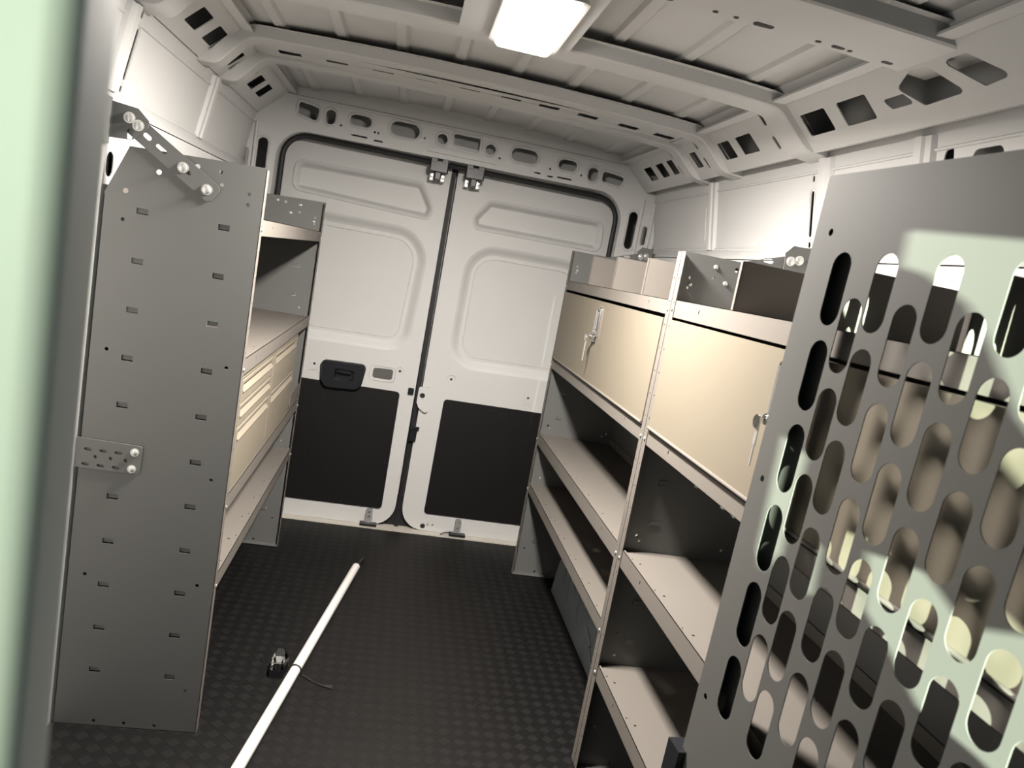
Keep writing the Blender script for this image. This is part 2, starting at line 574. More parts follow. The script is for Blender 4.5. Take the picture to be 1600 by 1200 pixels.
# ------------------------------------------------------------------ rear frame
def rear():
    m = MB()
    F = lambda u, v, w: (u, YE+w, v)
    opening = rpoly([(-.80, .0), (.80, .0), (.80, 1.822), (-.80, 1.815)], [0, 0, .13, .13], 8)
    outline = [(-.98, -.01), (-.80, -.01)] + [(-.80, .0)]
    outer = [(-.98, -.012), (.98, -.012), (.98, 2.05), (-.98, 2.05)]
    op = [(-.80, -.011), (.80, -.011)] + [q for q in opening if q[1] > .5]
    hs = [op]
    hs += [rpoly([(-.728, 1.885), (-.642, 1.868), (-.640, 1.925), (-.728, 1.938)], .012, 4),
           obround(-.588, 1.898, .042, .062), obround(-.457, 1.908, .094, .046), obround(-.26, 1.909, .130, .062),
           circ(-.090, 1.903, .0235, 16), rpoly([(-.036, 1.890), (.083, 1.885), (.080, 1.938), (-.040, 1.938)], .008, 3),
           circ(.133, 1.901, .0235, 16), obround(.293, 1.905, .124, .060), obround(.50, 1.903, .088, .048),
           obround(.626, 1.886, .048, .064), rpoly([(.672, 1.865), (.766, 1.858), (.778, 1.900), (.672, 1.912)], .012, 4)]
    for x in (-.60, -.53, -.38, -.365, -.16, .19, .37, .43, .58): hs.append(circ(x-.01, 1.872 + .02*((x*7) % 1 > .5), .005, 8))
    for x0, x1, z in ((-.49, -.42, 1.842), (-.39, -.35, 1.838), (.35, .38, 1.842), (.41, .44, 1.838), (.46, .53, 1.842)):
        hs.append(rect(x0, x1, z-.0035, z+.0035, .003, 2))
    # openings in the corner pillars
    for sgn in (1, -1):
        hs.append(obround(sgn*.858, 1.668, .042, .175)); hs.append(obround(sgn*.925, 1.655, .026, .09))
    m.plate(outer, hs, .003, F)
    # pressed rims round the header openings
    for h in hs[1:12]:
        q = inset(h, -.008)
        m.tube([(a, YE-.001, b) for a, b in q], .0035, 6, closed=True)
    for sgn in (1, -1):
        for h in (obround(sgn*.858, 1.668, .056, .19),):
            m.tube([(a, YE-.001, b) for a, b in h], .004, 6, closed=True)
        m.tube([(sgn*.892, YE-.002, 0), (sgn*.892, YE-.002, 1.82)], .007, 8)
        m.tube([(sgn*.950, YE-.002, 0), (sgn*.950, YE-.002, 1.83)], .006, 8)
    # lip along the top of the header and the return round the door opening
    m.tube([(-.95, YE-.004, 1.955), (-.3, YE-.004, 1.958), (.3, YE-.004, 1.958), (.95, YE-.004, 1.952)], .006, 8)
    m.plate([(-.15, 1.84), (.17, 1.84), (.15, 1.862), (-.13, 1.862)], [], .014, lambda u, v, w: (u, YE-.012+w, v))
    path = [q for q in op if True]
    n = len(path)
    vs = [(a, YE, b) for a, b in path] + [(a, 3.64, b) for a, b in path]
    m.add(vs, [(i, (i+1) % n, n+(i+1) % n, n+i) for i in range(n) if i != 0])
    m.box(-1.06, 1.06, 3.79, 3.80, -.03, 2.09)
    # hollow behind the header
    m.box(-.98, .98, 3.70, 3.71, 1.83, 2.05)
    o = m.build('wall_rear', WHITE, smooth=30)
    tag(o, 'white rear door frame and header pierced with round and oblong holes', 'rear frame', kind='structure')
    s = MB()
    sp = rpoly([(-.779, -.0), (.789, .0), (.789, 1.799), (-.779, 1.805)], [0, 0, .105, .105], 9)
    sp = [q for q in sp if q[1] > -1]
    # order: start bottom right, up, over, down to bottom left
    k = [i for i, q in enumerate(sp) if q[0] > .7 and q[1] < .01][-1]
    ordr = sp[k:] + sp[:k]
    s.tube([(a, 3.605, b) for a, b in ordr], .0125, 8)
    so = s.build('door_seal', BLACK, o)
    so['label'] = 'black rubber seal'
    return o
rear()

# ------------------------------------------------------------------ rear doors
YD = 3.68
KD = YD/3.6
def D(u, v): return (CAM.x + (u-CAM.x)*KD, CAM.z + (v-CAM.z)*KD)
def DP(pts): return [D(*q) for q in pts]
FD = lambda u, v, w: (u, YD+w, v)

def rear_door(name, side, label):
    m = MB()
    if side < 0:
        out = rpoly(DP([(-.84, .035), (-.030, .035), (-.022, 1.86), (-.84, 1.86)]), [0, .115, 0, 0], 8)
        up = rpoly(DP([(-.712, 1.572), (-.098, 1.548), (-.088, 1.595), (-.150, 1.696), (-.712, 1.690)]), [.03, .02, .02, .03, .035], 5)
        win = rpoly(DP([(-.715, .900), (-.092, .905), (-.062, 1.492), (-.715, 1.495)]), [.10, .12, .165, .15], 8)
    else:
        out = rpoly(DP([(.004, .035), (.86, .035), (.86, 1.86), (.008, 1.86)]), [.115, 0, 0, 0], 8)
        up = rpoly(DP([(.128, 1.548), (.735, 1.550), (.725, 1.680), (.178, 1.675), (.118, 1.59)]), [.015, .03, .035, .03, .02], 5)
        win = rpoly(DP([(.098, .872), (.72, .880), (.72, 1.480), (.105, 1.478)]), [.14, .12, .15, .155], 8)
    m.plate(out, [up, win], 0, FD)
    m.emboss(up, .022, .030, FD)
    m.emboss(win, .045, .027, FD)
    q = inset(up, -.006)
    m.tube([(a, YD+.001, b) for a, b in q], .006, 8, closed=True)
    # inner bead round the window pressing
    q = inset(win, .062)
    m.tube([(a, YD+.0265, b) for a, b in q], .003, 6, closed=True)
    # fold along the edge
    n = len(out)
    vs = [(a, YD, b) for a, b in out] + [(a, YD+.09, b) for a, b in out]
    m.add(vs, [(i, (i+1) % n, n+(i+1) % n, n+i) for i in range(n)])
    # pressed dimples that take the trim clips
    for (x, z, rr) in ([(-.113, .815, .022), (-.513, .789, .0)] if side < 0 else [(.136, .815, .022), (.526, .781, .0)]):
        a, b = D(x, z)
        if rr: m.tube([(a+rr*math.cos(t), YD-.0005, b+rr*math.sin(t)) for t in [PI*.0+k*PI/9 for k in range(10)]], .003, 6)
        else:
            m.plate(rect(a-.022, a+.022, b-.032, b+.032, .004, 2), [], .003, lambda u, v, w: (u, YD-.003+w, v))
    if side < 0:
        a, b = D(-.192, .790)
        m.tube([(u, YD-.0005, v) for u, v in rect(a-.062, a+.062, b-.037, b+.037, .02, 4)], .003, 6, closed=True)
    o = m.build(name, WHITE, smooth=35)
    tag(o, label, 'rear door', kind='structure')
    # lower trim board
    if side < 0: kp = DP([(-.70, .121), (-.097, .123), (-.097, .714), (-.70, .713)])
    else: kp = DP([(.113, .127), (.72, .127), (.72, .716), (.118, .713)])
    kp = rpoly(kp, .018, 4)
    b = MB().plate(kp, [], .006, lambda u, v, w: (u, YD-.006+w, v))
    kb = b.build('kick_panel', KICK, o, smooth=0)
    kb['label'] = 'black lower board'
    sm = MB()
    for (x, z) in ([(-.11, .60), (-.115, .36), (-.12, .17), (-.30, .135)] if side < 0 else [(.135, .60), (.128, .36), (.124, .17), (.35, .69), (.2, .69)]):
        a, c = D(x, z)
        MB().dome((a, YD-.006, c), (0, -1, 0), .006, .003, 8, 2).build('screw', PLASTIC, kb)
    for (x, z) in ([(-.113, .815), (-.513, .789)] if side < 0 else [(.136, .815), (.526, .781)]):
        a, c = D(x, z)
        MB().dome((a, YD-.003, c), (0, -1, 0), .006, .003, 8, 2).build('trim_clip', BLACK, o)
    # top catch hung under the header
    x0, x1 = (-.128, -.042) if side < 0 else (.037, .125)
    h = MB().box(x0, x1, 3.545, 3.60, 1.757, 1.808, .006)
    h.box(x0+.006, x0+.03, 3.54, 3.56, 1.800, 1.816); h.box(x1-.03, x1-.006, 3.54, 3.56, 1.800, 1.816)
    h.box((x0+x1)/2-.014, (x0+x1)/2+.014, 3.55, 3.64, 1.725, 1.758, .004)
    ho = h.build('top_catch', PLASTIC, o, smooth=15); ho['label'] = 'black catch under the header'
    for q in (x0+.016, x1-.018):
        z = MB()
        z.box(q-.010, q+.010, 3.60, YD, 1.722, 1.752, .003)
        z.dome((q, 3.60, 1.738), (0, -1, 0), .006, .004, 8, 2)
        z.build('catch_plate', ZINC, ho)
    # bottom hold-down
    cx = -.152 if side < 0 else .291
    a, c0 = D(cx, .052)
    g = MB().plate(rpoly([(a-.017, .012), (a+.017, .012), (a+.017, .093), (a-.017, .093)], [0, 0, .016, .016], 5),
                   [circ(a, .072, .006, 8), circ(a, .045, .006, 8)], .006, lambda u, v, w: (u, YD-.012+w, v))
    go = g.build('hold_down', ZINC, o)
    k = MB().box(a-.04, a+.045, YD-.04, YD-.002, .006, .018, .003)
    if side > 0: k.tube([(a-.03, YD-.02, .018), (a-.06, YD-.03, .02), (a-.085, YD-.035, .008)], .003, 6)
    k.build('hold_down_base', PLASTIC, go)
    return o
dl = rear_door('door_1', -1, 'white rear door leaf with a black pull handle')
dr = rear_door('door_2', 1, 'white rear door leaf with a small round black hole at its edge')
# pull handle on the left leaf
def pull():
    q = rpoly(DP([(-.463, .690), (-.290, .700), (-.276, .816), (-.476, .812)]), [.035, .035, .018, .018], 5)
    m = MB()
    hole = rpoly(DP([(-.412, .733), (-.325, .735), (-.325, .785), (-.414, .785)]), .008, 3)
    m.plate(q, [hole], 0, lambda u, v, w: (u, YD-.032, v))
    m.emboss(hole, .003, .022, lambda u, v, w: (u, YD-.032+w, v), 3)
    qo = inset(q, -.006)
    n = len(q)
    m.add([(a, YD-.032, b) for a, b in q] + [(a, YD-.024, b) for a, b in qo] + [(a, YD, b) for a, b in qo],
          [(k*n+i, k*n+(i+1) % n, (k+1)*n+(i+1) % n, (k+1)*n+i) for k in range(2) for i in range(n)])
    a, b = D(-.37, .752)
    m.box(a-.036, a+.036, YD-.036, YD-.026, b+.016, b+.030, .003)
    o = m.build('pull_handle', PLASTIC, dl, smooth=35)
    o['label'] = 'black moulded pull handle'
    s = MB().plate(rpoly(DP([(-.239, .766), (-.145, .766), (-.144, .817), (-.238, .813)]), .012, 4), [], .003, lambda u, v, w: (u, YD-.003+w, v))  # flat dark plate painted as the shade inside an open oblong recess
    s = s.build('hole_shade', HOLEGREY, dl, smooth=0); s['label'] = 'dark grey plate for a shaded oblong hole'
    # striker on the edge
    a, b = D(-.045, .727)
    k = MB().box(a-.016, a+.012, YD-.012, YD+.01, b-.016, b+.016, .004)
    k.build('striker', PLASTIC, dl)
pull()
def keeper():
    m = MB()
    q = rpoly(DP([(.000, .655), (.036, .630), (.052, .650), (.046, .760), (-.010, .756), (-.012, .68)]), .010, 4)
    a, b = D(.011, .715)
    m.plate(q, [circ(a, b, .0135, 16)], .012, lambda u, v, w: (u, YD-.014+w, v))
    o = m.build('lock_bracket', WHITE, dr, smooth=30)
    MB().plate(circ(a, b, .0140, 16), [], .003, lambda u, v, w: (u, YD-.005+w, v)).build('lock_hole', BLACK, o)
    k = MB()
    a, b = D(.002, .525)
    k.box(a-.022, a+.012, YD-.018, YD+.02, b-.04, b+.025, .004)
    k.box(a-.030, a+.02, YD-.022, YD-.004, b+.02, b+.034, .003)
    k = k.build('latch', PLASTIC, dr); k['label'] = 'black latch in the gap between the leaves'
    for x, z, rr, ma in ((.118, .058, .013, BLACK), (.143, .070, .007, ZINC), (.166, .070, .007, ZINC)):
        a, b = D(x, z)
        MB().dome((a, YD, b), (0, -1, 0), rr, .003, 10, 2).build('bolt_hole' if ma is BLACK else 'bolt', ma, dr)
    # rubber between the leaves
    g = MB()
    x0, x1 = D(-.030, 0)[0], D(.005, 0)[0]
    g.box(x0+.008, x1-.006, YD+.012, YD+.05, .0, D(0, 1.84)[1])
    g.box(x0-.13, x1+.13, YD+.03, YD+.05, .004, .16)
    g = g.build('centre_seal', BLACK, dr, smooth=0); g['label'] = 'black rubber centre seal'
keeper()

# ------------------------------------------------------------------ roof lamp
def lamp():
    root = empty('roof_lamp', (.036, 1.83, 1.957))
    tag(root, 'lit white rectangular lamp on the roof, glowing', 'lamp')
    L = Vector(root.location)
    m = MB().box(-.13-L.x, .158-L.x, 1.575-L.y, 2.028-L.y, 1.956-L.z, 1.9595-L.z)
    m.build('mounting_plate', WHITE, root)
    x0, x1, y0, y1 = -.052, .124, 1.615, 2.026
    m = MB()
    m.plate(rect(x0-L.x, x1-L.x, y0-L.y, y1-L.y, .02, 5), [rect(x0+.014-L.x, x1-.014-L.x, y0+.014-L.y, y1-.014-L.y, .014, 5)], .012, lambda u, v, w: (u, v, 1.944-L.z+w))
    m.build('bezel', PVC, root, smooth=0)
    m = MB().box(x0+.015-L.x, x1-.015-L.x, y0+.015-L.y, y1-.015-L.y, 1.928-L.z, 1.956-L.z, .016)
    m.build('diffuser', LAMP, root)
    ad = bpy.data.lights.new('lamp_panel', 'AREA'); ad.shape = 'RECTANGLE'; ad.size = .14; ad.size_y = .22
    ad.energy = LAMP_A; ad.color = LAMP_C
    ao = bpy.data.objects.new('lamp_panel', ad); COL.objects.link(ao)
    ao.parent = root; ao.location = (.036-L.x, 1.845-L.y, 1.885-L.z); ao.rotation_euler = (TILT, 0, 0)
LAMP_A = 77.
LAMP_C = (1., .935, .865)
TILT = math.radians(4)
lamp()

# ------------------------------------------------------------------ shelving
def shelf_unit(root, xf, side, y0, y1, depth, zs, H=1.515, flange_rows=True, chamfer=True):
    """end panels and trays; s = distance back from the front edge"""
    X = lambda s: xf + side*s
    L = Vector(root.location)
    def P(x, y, z): return (x-L.x, y-L.y, z-L.z)
    def end(y, inn):
        # inn = +1 when the bay lies towards +y
        m = MB()
        if chamfer: out = [(0, 0), (depth, 0), (depth, 1.392), (.315, H-.006), (0, H+.004)]
        else: out = [(0, 0), (depth, 0), (depth, H), (0, H+.002)]
        hs = []
        tabs = []
        for k in range(11):
            z = .161 + .1199*k
            for s, ok in ((.084, True), (.273, k != 5)):
                if ok:
                    zz = z + (.003 if s > .2 else 0)
                    hs.append(rect(s-.0135, s+.0135, zz-.007, zz+.007)); tabs.append((s, zz))
        for s, z in ((.040, .124), (.043, .428), (.041, .72), (.038, 1.016), (.035, 1.423), (.035, 1.45),
                     (.105, 1.49), (.10, 1.46), (.315, 1.337), (.322, 1.019), (.32, .428), (.318, .72),
                     (.262, .016), (.186, .015), (.109, .014)):
            hs.append(circ(s, z, .0048, 8))
        hs += [circ(.245, 1.462, .0065, 10), circ(.315, 1.405, .0065, 10), circ(.160, 1.492, .0065, 10)]
        T = .002
        m.plate(out, hs, T, lambda u, v, w: P(X(u), y + inn*w, v))
        for s, z in tabs:   # half-sheared tabs pushed inwards
            m.box(*[c for ab in zip(P(X(s-.0125), y+inn*.004, z-.0045), P(X(s+.0125), y+inn*.0055, z+.0075)) for c in ab])
        # front, foot and back flanges
        fh = []
        w = .027
        if flange_rows:
            for k in range(22):
                z = .10 + .0639*k
                fh.append(circ(w*.62, z, .0032, 6))
        m.plate(rect(0, .03, .0, depth), [], .002, lambda u, v, t: P(X(v), y+inn*u, .001+t))
        m.plate(rect(0, .02, 0, 1.39), [], .002, lambda u, v, t: P(X(depth-.002+t), y+inn*u, v))
        o = m.build('end_panel', GREYPAINT, root, smooth=0)
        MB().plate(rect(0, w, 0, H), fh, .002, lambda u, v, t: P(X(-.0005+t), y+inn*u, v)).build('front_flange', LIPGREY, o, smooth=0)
        for z, _ in zs:
            MB().dome(P(X(-.001), y+inn*.0155, z-.026), (-side, 0, 0), .0055, .004, 8, 2).build('bolt', ZINC, o)
        for s, z in ((.10, 1.489), (.038, 1.432), (.193, 1.493), (.136, 1.451)):
            MB().dome(P(X(s), y+inn*.002, z), (0, inn, 0), .007, .005, 8, 2).build('rivet', ZINC, o)
        for z, _ in zs[1:]:
            for s in (.05, .30): MB().dome(P(X(s), y+inn*.002, z-.03+.055), (0, inn, 0), .005, .004, 8, 2).build('rivet', ZINC, o)
        return o
    ends = [end(y0, 1), end(y1, -1)]
    for i, (z, lip) in enumerate(zs):
        m = MB()
        ya, yb = y0+.004, y1-.004
        zt = z-.006
        hs = []
        if i > 0:
            n = 7
            for k in range(n):
                yy = ya + (yb-ya)*(k+.5)/n
                hs += [circ(yy, .03, .004, 6), circ(yy+.03, .016, .003, 6), circ(yy-.03, .20, .004, 6)]
        m.plate(rect(ya, yb, .004, depth-.01), hs, .0015, lambda u, v, w: P(X(v), u, zt-w))
        # folded front lip with a turned-in bottom edge
        lh = [obround(ya+(yb-ya)*t, z-lip*.42, .005, .011, 3) for t in (.14, .86)]
        m.plate(rect(ya, yb, z-lip, z), lh, .0015, lambda u, v, w: P(X(.002+w), u, v))
        m.box(*[c for ab in zip(P(X(.002), ya, z-lip), P(X(.014), yb, z-lip+.0015)) for c in ab])
        m.box(*[c for ab in zip(P(X(.002), ya, z-.0015), P(X(.0085), yb, z)) for c in ab])
        # rear upstand
        m.box(*[c for ab in zip(P(X(depth-.012), ya, zt), P(X(depth-.0105), yb, zt+.03)) for c in ab])
        m.build('shelf', LIPGREY, root, smooth=0)
    m = MB().plate(rect(y0+.004, y1-.004, .02, 1.38), [], .0015, lambda u, v, w: P(X(depth-.006+w), u, v))
    m.build('back_panel', GREYPAINT, root, smooth=0)
    return P, X, ends

def bolt_at(m, c, nrm, r=.009):
    m.cyl(c, Vector(c)+Vector(nrm)*.002, r*1.25, 12)
    m.dome(Vector(c)+Vector(nrm)*.002, nrm, r, .006, 10, 3)

# left unit
uL = empty('shelving_unit', (-.53, 1.95, 0))
tag(uL, 'grey steel shelving unit that holds the block of cream drawers', 'shelving unit', 'steel shelving units')
PL, XLf, endsL = shelf_unit(uL, -.53, -1, 1.95, 3.30, .362, [(1.397, .043), (1.041, .046), (.673, .048), (.452, .046)])
def brackets_left():
    # diagonal wall brace bolted to the near end panel
    m = MB()
    A = Vector((-.652, 1.437)); B = Vector((-.850, 1.565))
    d = (B-A).normalized(); n = Vector((-d.y, d.x))
    if n.y > 0: n = -n
    Lb = (B-A).length
    hs = [obround(.075, 0, .03, .009, 4), obround(.145, 0, .03, .009, 4), obround(.185, .0, .022, .011, 4)]
    out = rpoly([(-.012, -.024), (Lb+.02, -.024), (Lb+.02, .024), (-.012, .024)], .012, 4)
    F = lambda u, v, w: PL(*( (A+d*u+n*v).x, 1.948-w, (A+d*u+n*v).y))
    m.plate(out, hs, .003, F)
    m.box(*[c for ab in zip(PL(-.86, 1.946, 1.50), PL(-.857, 1.945, 1.501)) for c in ab])
    o = m.build('wall_brace', GREYPAINT, endsL[0], smooth=0)
    m = MB()
    pl = [(-.893, 1.520), (-.838, 1.524), (-.806, 1.556), (-.806, 1.572), (-.832, 1.596), (-.893, 1.603)]
    m.plate(pl, [obround(-.845, 1.535, .012, .026, 4)], .003, lambda u, v, w: PL(u, 1.944-w, v))
    # angle leg against the wall
    m.plate(rect(1.86, 1.944, 1.505, 1.61), [circ(1.90, 1.59, .007, 8), circ(1.89, 1.535, .006, 8)], .003, lambda u, v, w: PL(-.893+w, u, v))
    m.build('brace_plate', GREYPAINT, endsL[0], smooth=0)
    m = MB()
    for x, z, y in ((-.849, 1.572, 1.941), (-.828, 1.558, 1.941), (-.721, 1.483, 1.945), (-.662, 1.442, 1.945)):
        m = MB(); bolt_at(m, PL(x, y, z), (0, -1, 0), .0105)
        m.build('brace_bolt', ZINC, endsL[0])
    # low flat bracket to the wall
    m = MB()
    hs = []
    for k in range(3):
        x = -.793 - .036*k
        if k < 3: hs += [obround(x-.005, .763-.002, .018, .008, 3), obround(x-.008, .722, .018, .008, 3)]
        hs.append(circ(x+.014, .744, .0045, 8))
    m.plate(rpoly([(-.90, .712), (-.745, .711), (-.743, .785), (-.90, .789)], [0, .006, .006, 0], 3), hs, .003, lambda u, v, w: PL(u, 1.948-w, v))
    m.build('low_bracket', GREYPAINT, endsL[0], smooth=0)
    m = MB()
    for x, z in ((-.760, .768), (-.763, .724)):
        m = MB(); bolt_at(m, PL(x, 1.945, z), (0, -1, 0), .0085)
        m.build('bracket_bolt', ZINC, endsL[0])
    # kick lip that closes the gap beside the drawers
    m = MB().box(*[c for ab in zip(PL(-.533, 3.045, .676), PL(-.536, 3.296, .745)) for c in ab])
    m.build('filler_strip', LIPGREY, uL, smooth=0)
brackets_left()

# drawer block
cab = empty('drawer_cabinet', (-.535, 2.50, .668))
tag(cab, 'cream steel drawer block with five pull drawers inside the grey shelving', 'drawer cabinet')
def drawers():
    L = Vector(cab.location)
    def Q(s, z, y): return (-.535 - s - L.x, y - L.y, z - L.z)
    Y0, Y1, Z0, Z1 = 1.985, 3.040, .674, .992
    m = MB()
    def bb(s0, s1, ya, yb, za, zb):
        m.box(*[c for ab in zip(Q(s0, za, ya), Q(s1, zb, yb)) for c in ab])
    bb(0, .33, Y0, Y0+.012, Z0, Z1); bb(0, .33, Y1-.012, Y1, Z0, Z1)
    bb(0, .33, Y0, Y1, Z1-.010, Z1); bb(0, .33, Y0, Y1, Z0, Z0+.028); bb(.32, .33, Y0, Y1, Z0, Z1)
    bb(.004, .33, 2.492, 2.508, Z0, Z1)
    m.build('case', DRAWER, cab, smooth=0)
    def drawer(ya, yb, za, zb):
        m = MB()
        g = .0025
        ya += g; yb -= g; za += g; zb -= g
        prof = [(.012, za), (.001, za), (-.001, za+.002), (-.001, zb-.038), (-.004, zb-.034), (-.0045, zb-.032), (.006, zb-.021), (.024, zb-.019),
                (.024, zb-.010), (-.001, zb-.009), (-.001, zb-.001), (.002, zb), (.03, zb), (.03, za)]
        F = lambda a, b, t: Q(a, b, t)
        m.extr(prof, F, ya+.022, yb-.022)
        for e0, e1 in ((ya, ya+.022), (yb-.022, yb)):
            m.extr([(.03, za), (-.001, za), (-.001, zb), (.03, zb)], F, e0, e1)
        o = m.build('drawer', DRAWER, cab, smooth=0)
        fixn(o)
        return o
    for za, zb in ((.912, .980), (.848, .912), (.697, .848)): drawer(1.998, 2.494, za, zb)
    for za, zb in ((.848, .980), (.697, .848)): drawer(2.506, 3.027, za, zb)
drawers()

# locker units on the other side
def locker(y0, y1, zs, label):
    root = empty('shelving_unit', (.543, y0, 0))
    tag(root, label, 'shelving unit', 'steel shelving units')
    P, X, ends = shelf_unit(root, .543, 1, y0, y1, .352, zs, H=1.514, chamfer=False)
    # upper tray dividers
    for k, y in enumerate((y0+.285, y0+.630, y0+.985)):
        m = MB().plate([(.008, 1.378), (.335, 1.378), (.335, 1.490), (.008, 1.495)], [], .002, lambda u, v, w: P(X(u), y+w, v))
        for s in (.012,):
            m.box(*[c for ab in zip(P(X(.006), y, 1.376), P(X(.009), y+.010, 1.494)) for c in ab])
        m.build('tray_divider', LIPGREY, root, smooth=0)
    # flap door
    m = MB()
    ya, yb = y0+.030, y1-.030
    m.box(*[c for ab in zip(P(X(-.003), ya, 1.040), P(X(.014), yb, 1.332)) for c in ab])
    door = m.build('locker_door', CREAM, root, smooth=0)
    h = MB().cyl(P(X(-.004), ya, 1.0365), P(X(-.004), yb, 1.0365), .0042, 8)
    h.build('hinge', LIPGREY, door)
    # paddle latch with its lock and key
    yc = (y0+y1)/2
    m = MB()
    xo = X(-.003)
    plate_o = rpoly([(yc-.030, 1.205), (yc-.010, 1.185), (yc+.010, 1.185), (yc+.030, 1.205), (yc+.028, 1.312), (yc-.028, 1.312)], [.012, .006, .006, .012, .010, .010], 4)
    cup = rpoly([(yc-.019, 1.225), (yc+.019, 1.225), (yc+.019, 1.300), (yc-.019, 1.300)], .006, 3)
    FF = lambda u, v, w: P(xo-.006+w, u, v)
    m.plate(plate_o, [cup], .006, FF)
    m.emboss(cup, .004, .0055, FF, 3)
    q = inset(plate_o, .004)
    m.tube([P(xo-.006, a, b) for a, b in q], .003, 6, closed=True)
    m.box(*[c for ab in zip(P(xo-.008, yc-.012, 1.232), P(xo-.002, yc+.012, 1.282)) for c in ab])
    m.cyl(P(xo-.004, yc-.016, 1.292), P(xo-.004, yc+.016, 1.292), .005, 8)
    m.cyl(P(xo-.004, yc-.016, 1.224), P(xo-.004, yc+.016, 1.224), .005, 8)
    la = m.build('latch', CHROME, door, smooth=35)
    k = MB()
    k.cyl(P(xo-.004, yc+.006, 1.202), P(xo-.020, yc+.006, 1.202), .011, 14)
    k.cyl(P(xo-.020, yc+.006, 1.202), P(xo-.023, yc+.006, 1.202), .008, 14)
    k.cyl(P(xo-.034, yc+.006, 1.196), P(xo-.037, yc+.006, 1.196), .013, 14)
    k.box(*[c for ab in zip(P(xo-.036, yc+.003, 1.196), P(xo-.022, yc+.009, 1.204)) for c in ab])
    k = k.build('lock', CHROME, door, smooth=35)
    k = MB()
    k.box(*[c for ab in zip(P(xo-.034, yc-.002, 1.150), P(xo-.032, yc+.008, 1.192)) for c in ab])
    k.box(*[c for ab in zip(P(xo-.034, yc+.000, 1.112), P(xo-.032, yc+.005, 1.152)) for c in ab])
    k.build('key', ZINC, door, smooth=0)
    return root, P, X, ends
u1, P1, X1, e1 = locker(1.944, 3.30, [(1.383, .041), (1.028, .043), (.682, .051), (.444, .042)],
                        'grey steel locker unit nearest the rear doors, its cream flap showing a chrome latch')
u2, P2, X2, e2 = locker(.59, 1.941, [(1.386, .048), (1.028, .042), (.682, .050), (.332, .047)],
                        'grey steel locker unit partly hidden behind the perforated door')
def brace_right(P, par, y, far=False):
    m = MB()
    pl = [(.838, 1.50), (.900, 1.50), (.900, 1.585), (.852, 1.585), (.832, 1.562)]
    m.plate(pl, [], .003, lambda u, v, w: P(u, y-w, v))
    hs = [obround(.79, 1.533, .03, .012, 4)]
    m.plate([(.70, 1.49), (.842, 1.505), (.842, 1.556), (.70, 1.512)], hs, .003, lambda u, v, w: P(u, y+.003-w, v))
    m.plate(rect(y-.004, y+.06, 1.51, 1.588), [], .003, lambda u, v, w: P(.903-w, u, v))
    m.build('wall_brace', GREYPAINT, par, smooth=0)
    b = MB()
    for x, z in ((.851, 1.543), (.875, 1.549)):
        b = MB(); bolt_at(b, P(x, y-.003, z), (0, -1, 0), .0105)
        b.build('brace_bolt', ZINC, par)
brace_right(P1, e1[0], 1.948)
brace_right(P1, e1[1], 3.292)

# ------------------------------------------------------------------ perforated partition door
def perf_door():
    az = math.radians(-3.5)
    base = Vector((.48, 1.21, 0))
    td = Vector((-math.sin(az), -math.cos(az), 0))       # along the leaf, towards the cab
    nd = Vector((math.cos(az), -math.sin(az), 0))        # away from the aisle
    root = empty('partition_door', base)
    tag(root, 'grey perforated partition door with rows of long slots standing open', 'partition door')
    lean = .035
    def F(u, v, w):
        uu = u + lean*(v-1.1)
        q = td*uu + nd*w
        return (q.x, q.y, v)
    cols = [.1045, .157, .2075, .270, .325, .384, .443] + [.443+.0588*k for k in range(1, 5)]
    hs = []
    for k, c in enumerate(cols):
        tops = [1.504 - .1386*i for i in range(6)] if k % 2 == 0 else [1.436 - .1388*i for i in range(5)]
        for t in tops: hs.append(obround(c, t-.0575, .046, .115, 8))
    hs += [circ(.055, 1.535, .006, 10), circ(.043, 1.115, .006, 10), circ(.043, .696, .006, 10)]
    U0, U1, ZB, ZT = .013, .80, .30, 1.627
    m = MB().plate(rect(U0, U1, ZB, ZT, .004, 2), hs, .0016, F)
    m.build('leaf', MESHP, root, smooth=0)
    f = MB()
    for u in (U0, U1-.0016):
        f.plate(rect(ZB, ZT, .0016, .032), [], .0016, lambda a, b, w: F(u+w, a, b))
    f.plate(rect(U0, U0+.074, ZB, ZT), [], .0016, lambda a, b, w: F(a, b, .030+w))
    f.plate(rect(U0, U1, .0016, .022), [], .0016, lambda a, b, w: F(a, ZT-.0016+w, b))
    f.plate(rect(U0, U1, .0016, .032), [], .0016, lambda a, b, w: F(a, ZB+w, b))
    f = f.build('edge_return', MESHP, root, smooth=0)
    lt = MB()
    a = F(U0-.028, .535, -.012); b = F(U0+.035, .575, .026)
    def bx(u0, u1, v0, v1, w0, w1):
        vs = [F(u, v, w) for u in (u0, u1) for v in (v0, v1) for w in (w0, w1)]
        lt.add(vs, [(0,1,3,2), (4,6,7,5), (0,4,5,1), (2,3,7,6), (0,2,6,4), (1,5,7,3)])
    bx(-.016, .030, .485, .570, -.016, .030)
    bx(-.024, -.016, .500, .545, .000, .020)
    lo = lt.build('slam_latch', PLASTIC, root, smooth=0); lo['label'] = 'black slam latch at the free edge'
    fixn(lo)
perf_door()

